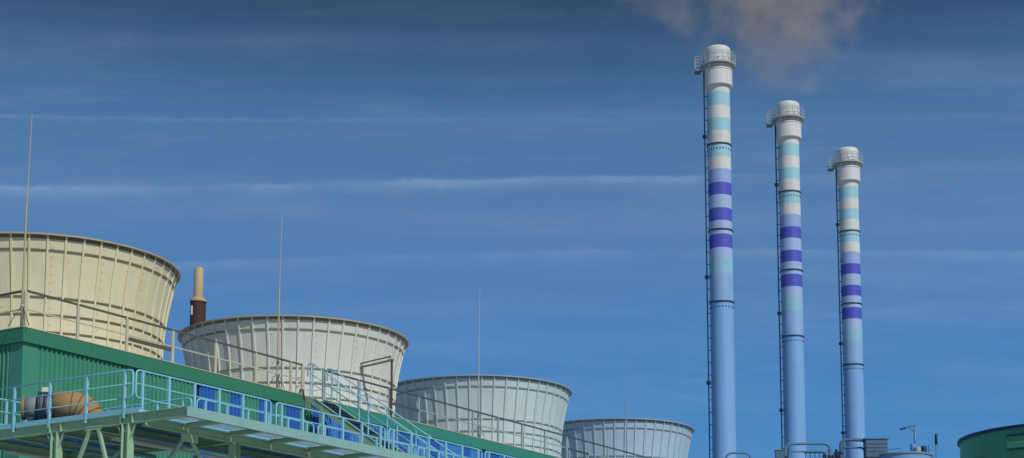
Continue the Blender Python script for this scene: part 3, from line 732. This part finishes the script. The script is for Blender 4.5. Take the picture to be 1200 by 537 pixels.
t = thing('valve_cabinet', 'dark square cabinet at the foot of the middle chimney', 'cabinet', (79.95, 33.2, ZP))
MB().bar((-.12, .2, 1.65), (.12, -.2, 1.65), .4, .9).build('housing', M_slate, t); MB().bar((-.14, .24, 2.12), (.14, -.24, 2.12), .46, .04).build('lid', M_pipe, t)
MB().box((-.1, -.1, 0), (.1, .1, 1.2)).build('leg', M_dark, t)

# ------------------------------------------------------------------ green tank at the right edge
t = thing('storage_tank', 'large green round storage tank cut by the right edge', 'tank', (93.0, 21.0, 0))
RT, HTK = 6.1, 16.02
for k in range(7): MB().lathe([(RT, HTK * k / 7 + .01), (RT, HTK * (k + 1) / 7 - .01), (RT - .012, HTK * (k + 1) / 7)], 72).build('shell_course', M_tank, t)
MB().lathe([(RT - .05, HTK - .02), (RT + .14, HTK - .02), (RT + .14, HTK + .14), (RT - .05, HTK + .16), (3.0, HTK + .25), (.01, HTK + .3)], 72, smooth=False).build('roof', M_tankrim, t)
for k, (a, z0, z1, w, mt, nm) in enumerate(((R(171), HTK - 1.15, HTK - .42, 1.1, M_tankrim, 'vent_hood'),)):
    m = MB(); p = Vector((math.cos(a), math.sin(a), 0)); q = Vector((-p.y, p.x, 0)); c0 = p * (RT + .05)
    m.bar(tuple(c0 - q * w + Vector((0, 0, (z0 + z1) / 2))), tuple(c0 + q * w + Vector((0, 0, (z0 + z1) / 2))), .12, z1 - z0); m.build(nm, M_tank, t)
    for s_ in (0, 1): 
        zz = z0 + (z1 - z0) * s_; m = MB(); m.bar(tuple(c0 + p * .05 - q * w + Vector((0, 0, zz))), tuple(c0 + p * .05 + q * w + Vector((0, 0, zz))), .14, .08); m.build('hood_edge', M_tankrim, t)
a = R(140); p = Vector((math.cos(a), math.sin(a), 0)); q = Vector((-p.y, p.x, 0)); c0 = p * (RT + .12)
MB().bar(tuple(c0 - q * .42 + Vector((0, 0, 14.62))), tuple(c0 + q * .42 + Vector((0, 0, 14.56))), .10, .12).build('handle_bar', M_yel, t)

# ------------------------------------------------------------------ smoke
def smoke(label, loc, lean, r0, spread, top, dens, seed, col):
    m = bpy.data.materials.new('smoke'); m.use_nodes = True; t = m.node_tree; t.nodes.clear(); h = NG(t)
    p = h.n('ShaderNodeTexCoord').outputs['Object']
    x, y, z = h.xyz(p)
    wx = h.m('MULTIPLY', h.m('SUBTRACT', h.noise(h.mapping(p, loc=(seed, 3, 1)), .16, 2), .5), 5.0)
    wy = h.m('MULTIPLY', h.m('SUBTRACT', h.noise(h.mapping(p, loc=(9, seed, 4)), .16, 2), .5), 5.0)
    k = h.m('MINIMUM', h.m('MULTIPLY', z, .3), 1.0)
    dx = h.m('ADD', h.m('SUBTRACT', x, h.m('MULTIPLY', z, lean[0])), h.m('MULTIPLY', wx, k))
    dy = h.m('ADD', h.m('SUBTRACT', y, h.m('MULTIPLY', z, lean[1])), h.m('MULTIPLY', wy, k))
    rr = h.m('SQRT', h.m('ADD', h.m('MULTIPLY', dx, dx), h.m('MULTIPLY', dy, dy)))
    q = h.m('DIVIDE', rr, h.m('ADD', r0, h.m('MULTIPLY', h.m('POWER', h.m('MAXIMUM', z, 0.0), .6), spread)))
    body = h.m('SUBTRACT', 1.0, q)
    nz = h.m('SUBTRACT', h.noise(h.mapping(p, loc=(seed, seed * .7, 0)), .34, 5, .60), .5)
    d = h.m('MULTIPLY', h.m('ADD', h.m('MULTIPLY', body, .8), h.m('MULTIPLY', nz, 3.8)), .95, clamp=True)
    d = h.m('MULTIPLY', d, h.ramp(h.m('DIVIDE', z, top), [(0, .12), (.08, .45), (.35, 1.0), (.85, 1.0), (1.0, 0.0)]))
    # fade before the walls of the domain
    edge = h.ramp(h.m('DIVIDE', h.m('ABSOLUTE', h.m('SUBTRACT', h.m('DIVIDE', rr, h.m('ADD', r0 * 2.2, h.m('MULTIPLY', z, spread * .7))), 0.0)), 1.0), [(.55, 1.0), (.95, 0.0)])
    d = h.m('MULTIPLY', h.m('MULTIPLY', d, edge), dens)
    v = h.n('ShaderNodeVolumePrincipled'); v.inputs['Color'].default_value = (*col, 1); v.inputs['Anisotropy'].default_value = 0.0
    h.put(v.inputs['Density'], d)
    o = h.n('ShaderNodeOutputMaterial'); t.links.new(v.outputs[0], o.inputs['Volume'])
    mb = MB(); n = 20; vv, ff = [], []
    lv = [0.05, top * .15, top * .4, top * .7, top]
    for zz in lv:
        rad = r0 * 2.4 + zz * spread * .78 + 2.4 * min(1, zz * .3)
        for j in range(n): a = 2 * math.pi * j / n; vv.append((lean[0] * zz + rad * math.cos(a), lean[1] * zz + rad * math.sin(a), zz))
    for i_ in range(len(lv) - 1):
        for j in range(n): ff.append((i_ * n + j, i_ * n + (j + 1) % n, (i_ + 1) * n + (j + 1) % n, (i_ + 1) * n + j))
    ff += [tuple(reversed(range(n))), tuple((len(lv) - 1) * n + j for j in range(n))]
    mb.add(vv, ff, True); o = mb.build('smoke_plume', m); o.location = loc
    return tag(o, label, 'smoke', kind='stuff')
def lean_lr(l, dpt=0.0): return (rx * l + fx * dpt, ry * l + fy * dpt)
smoke('brownish smoke rising above the middle chimney', (165.44, 66.87, HT), lean_lr(-.02), 2.0, 1.75, 22, .10, 3.7, (.86, .71, .58))
smoke('thin brownish smoke drifting left above the tallest chimney', (146.87, 66.94, HT), lean_lr(-1.15), 1.0, 1.35, 14, .065, 8.2, (.86, .71, .58))
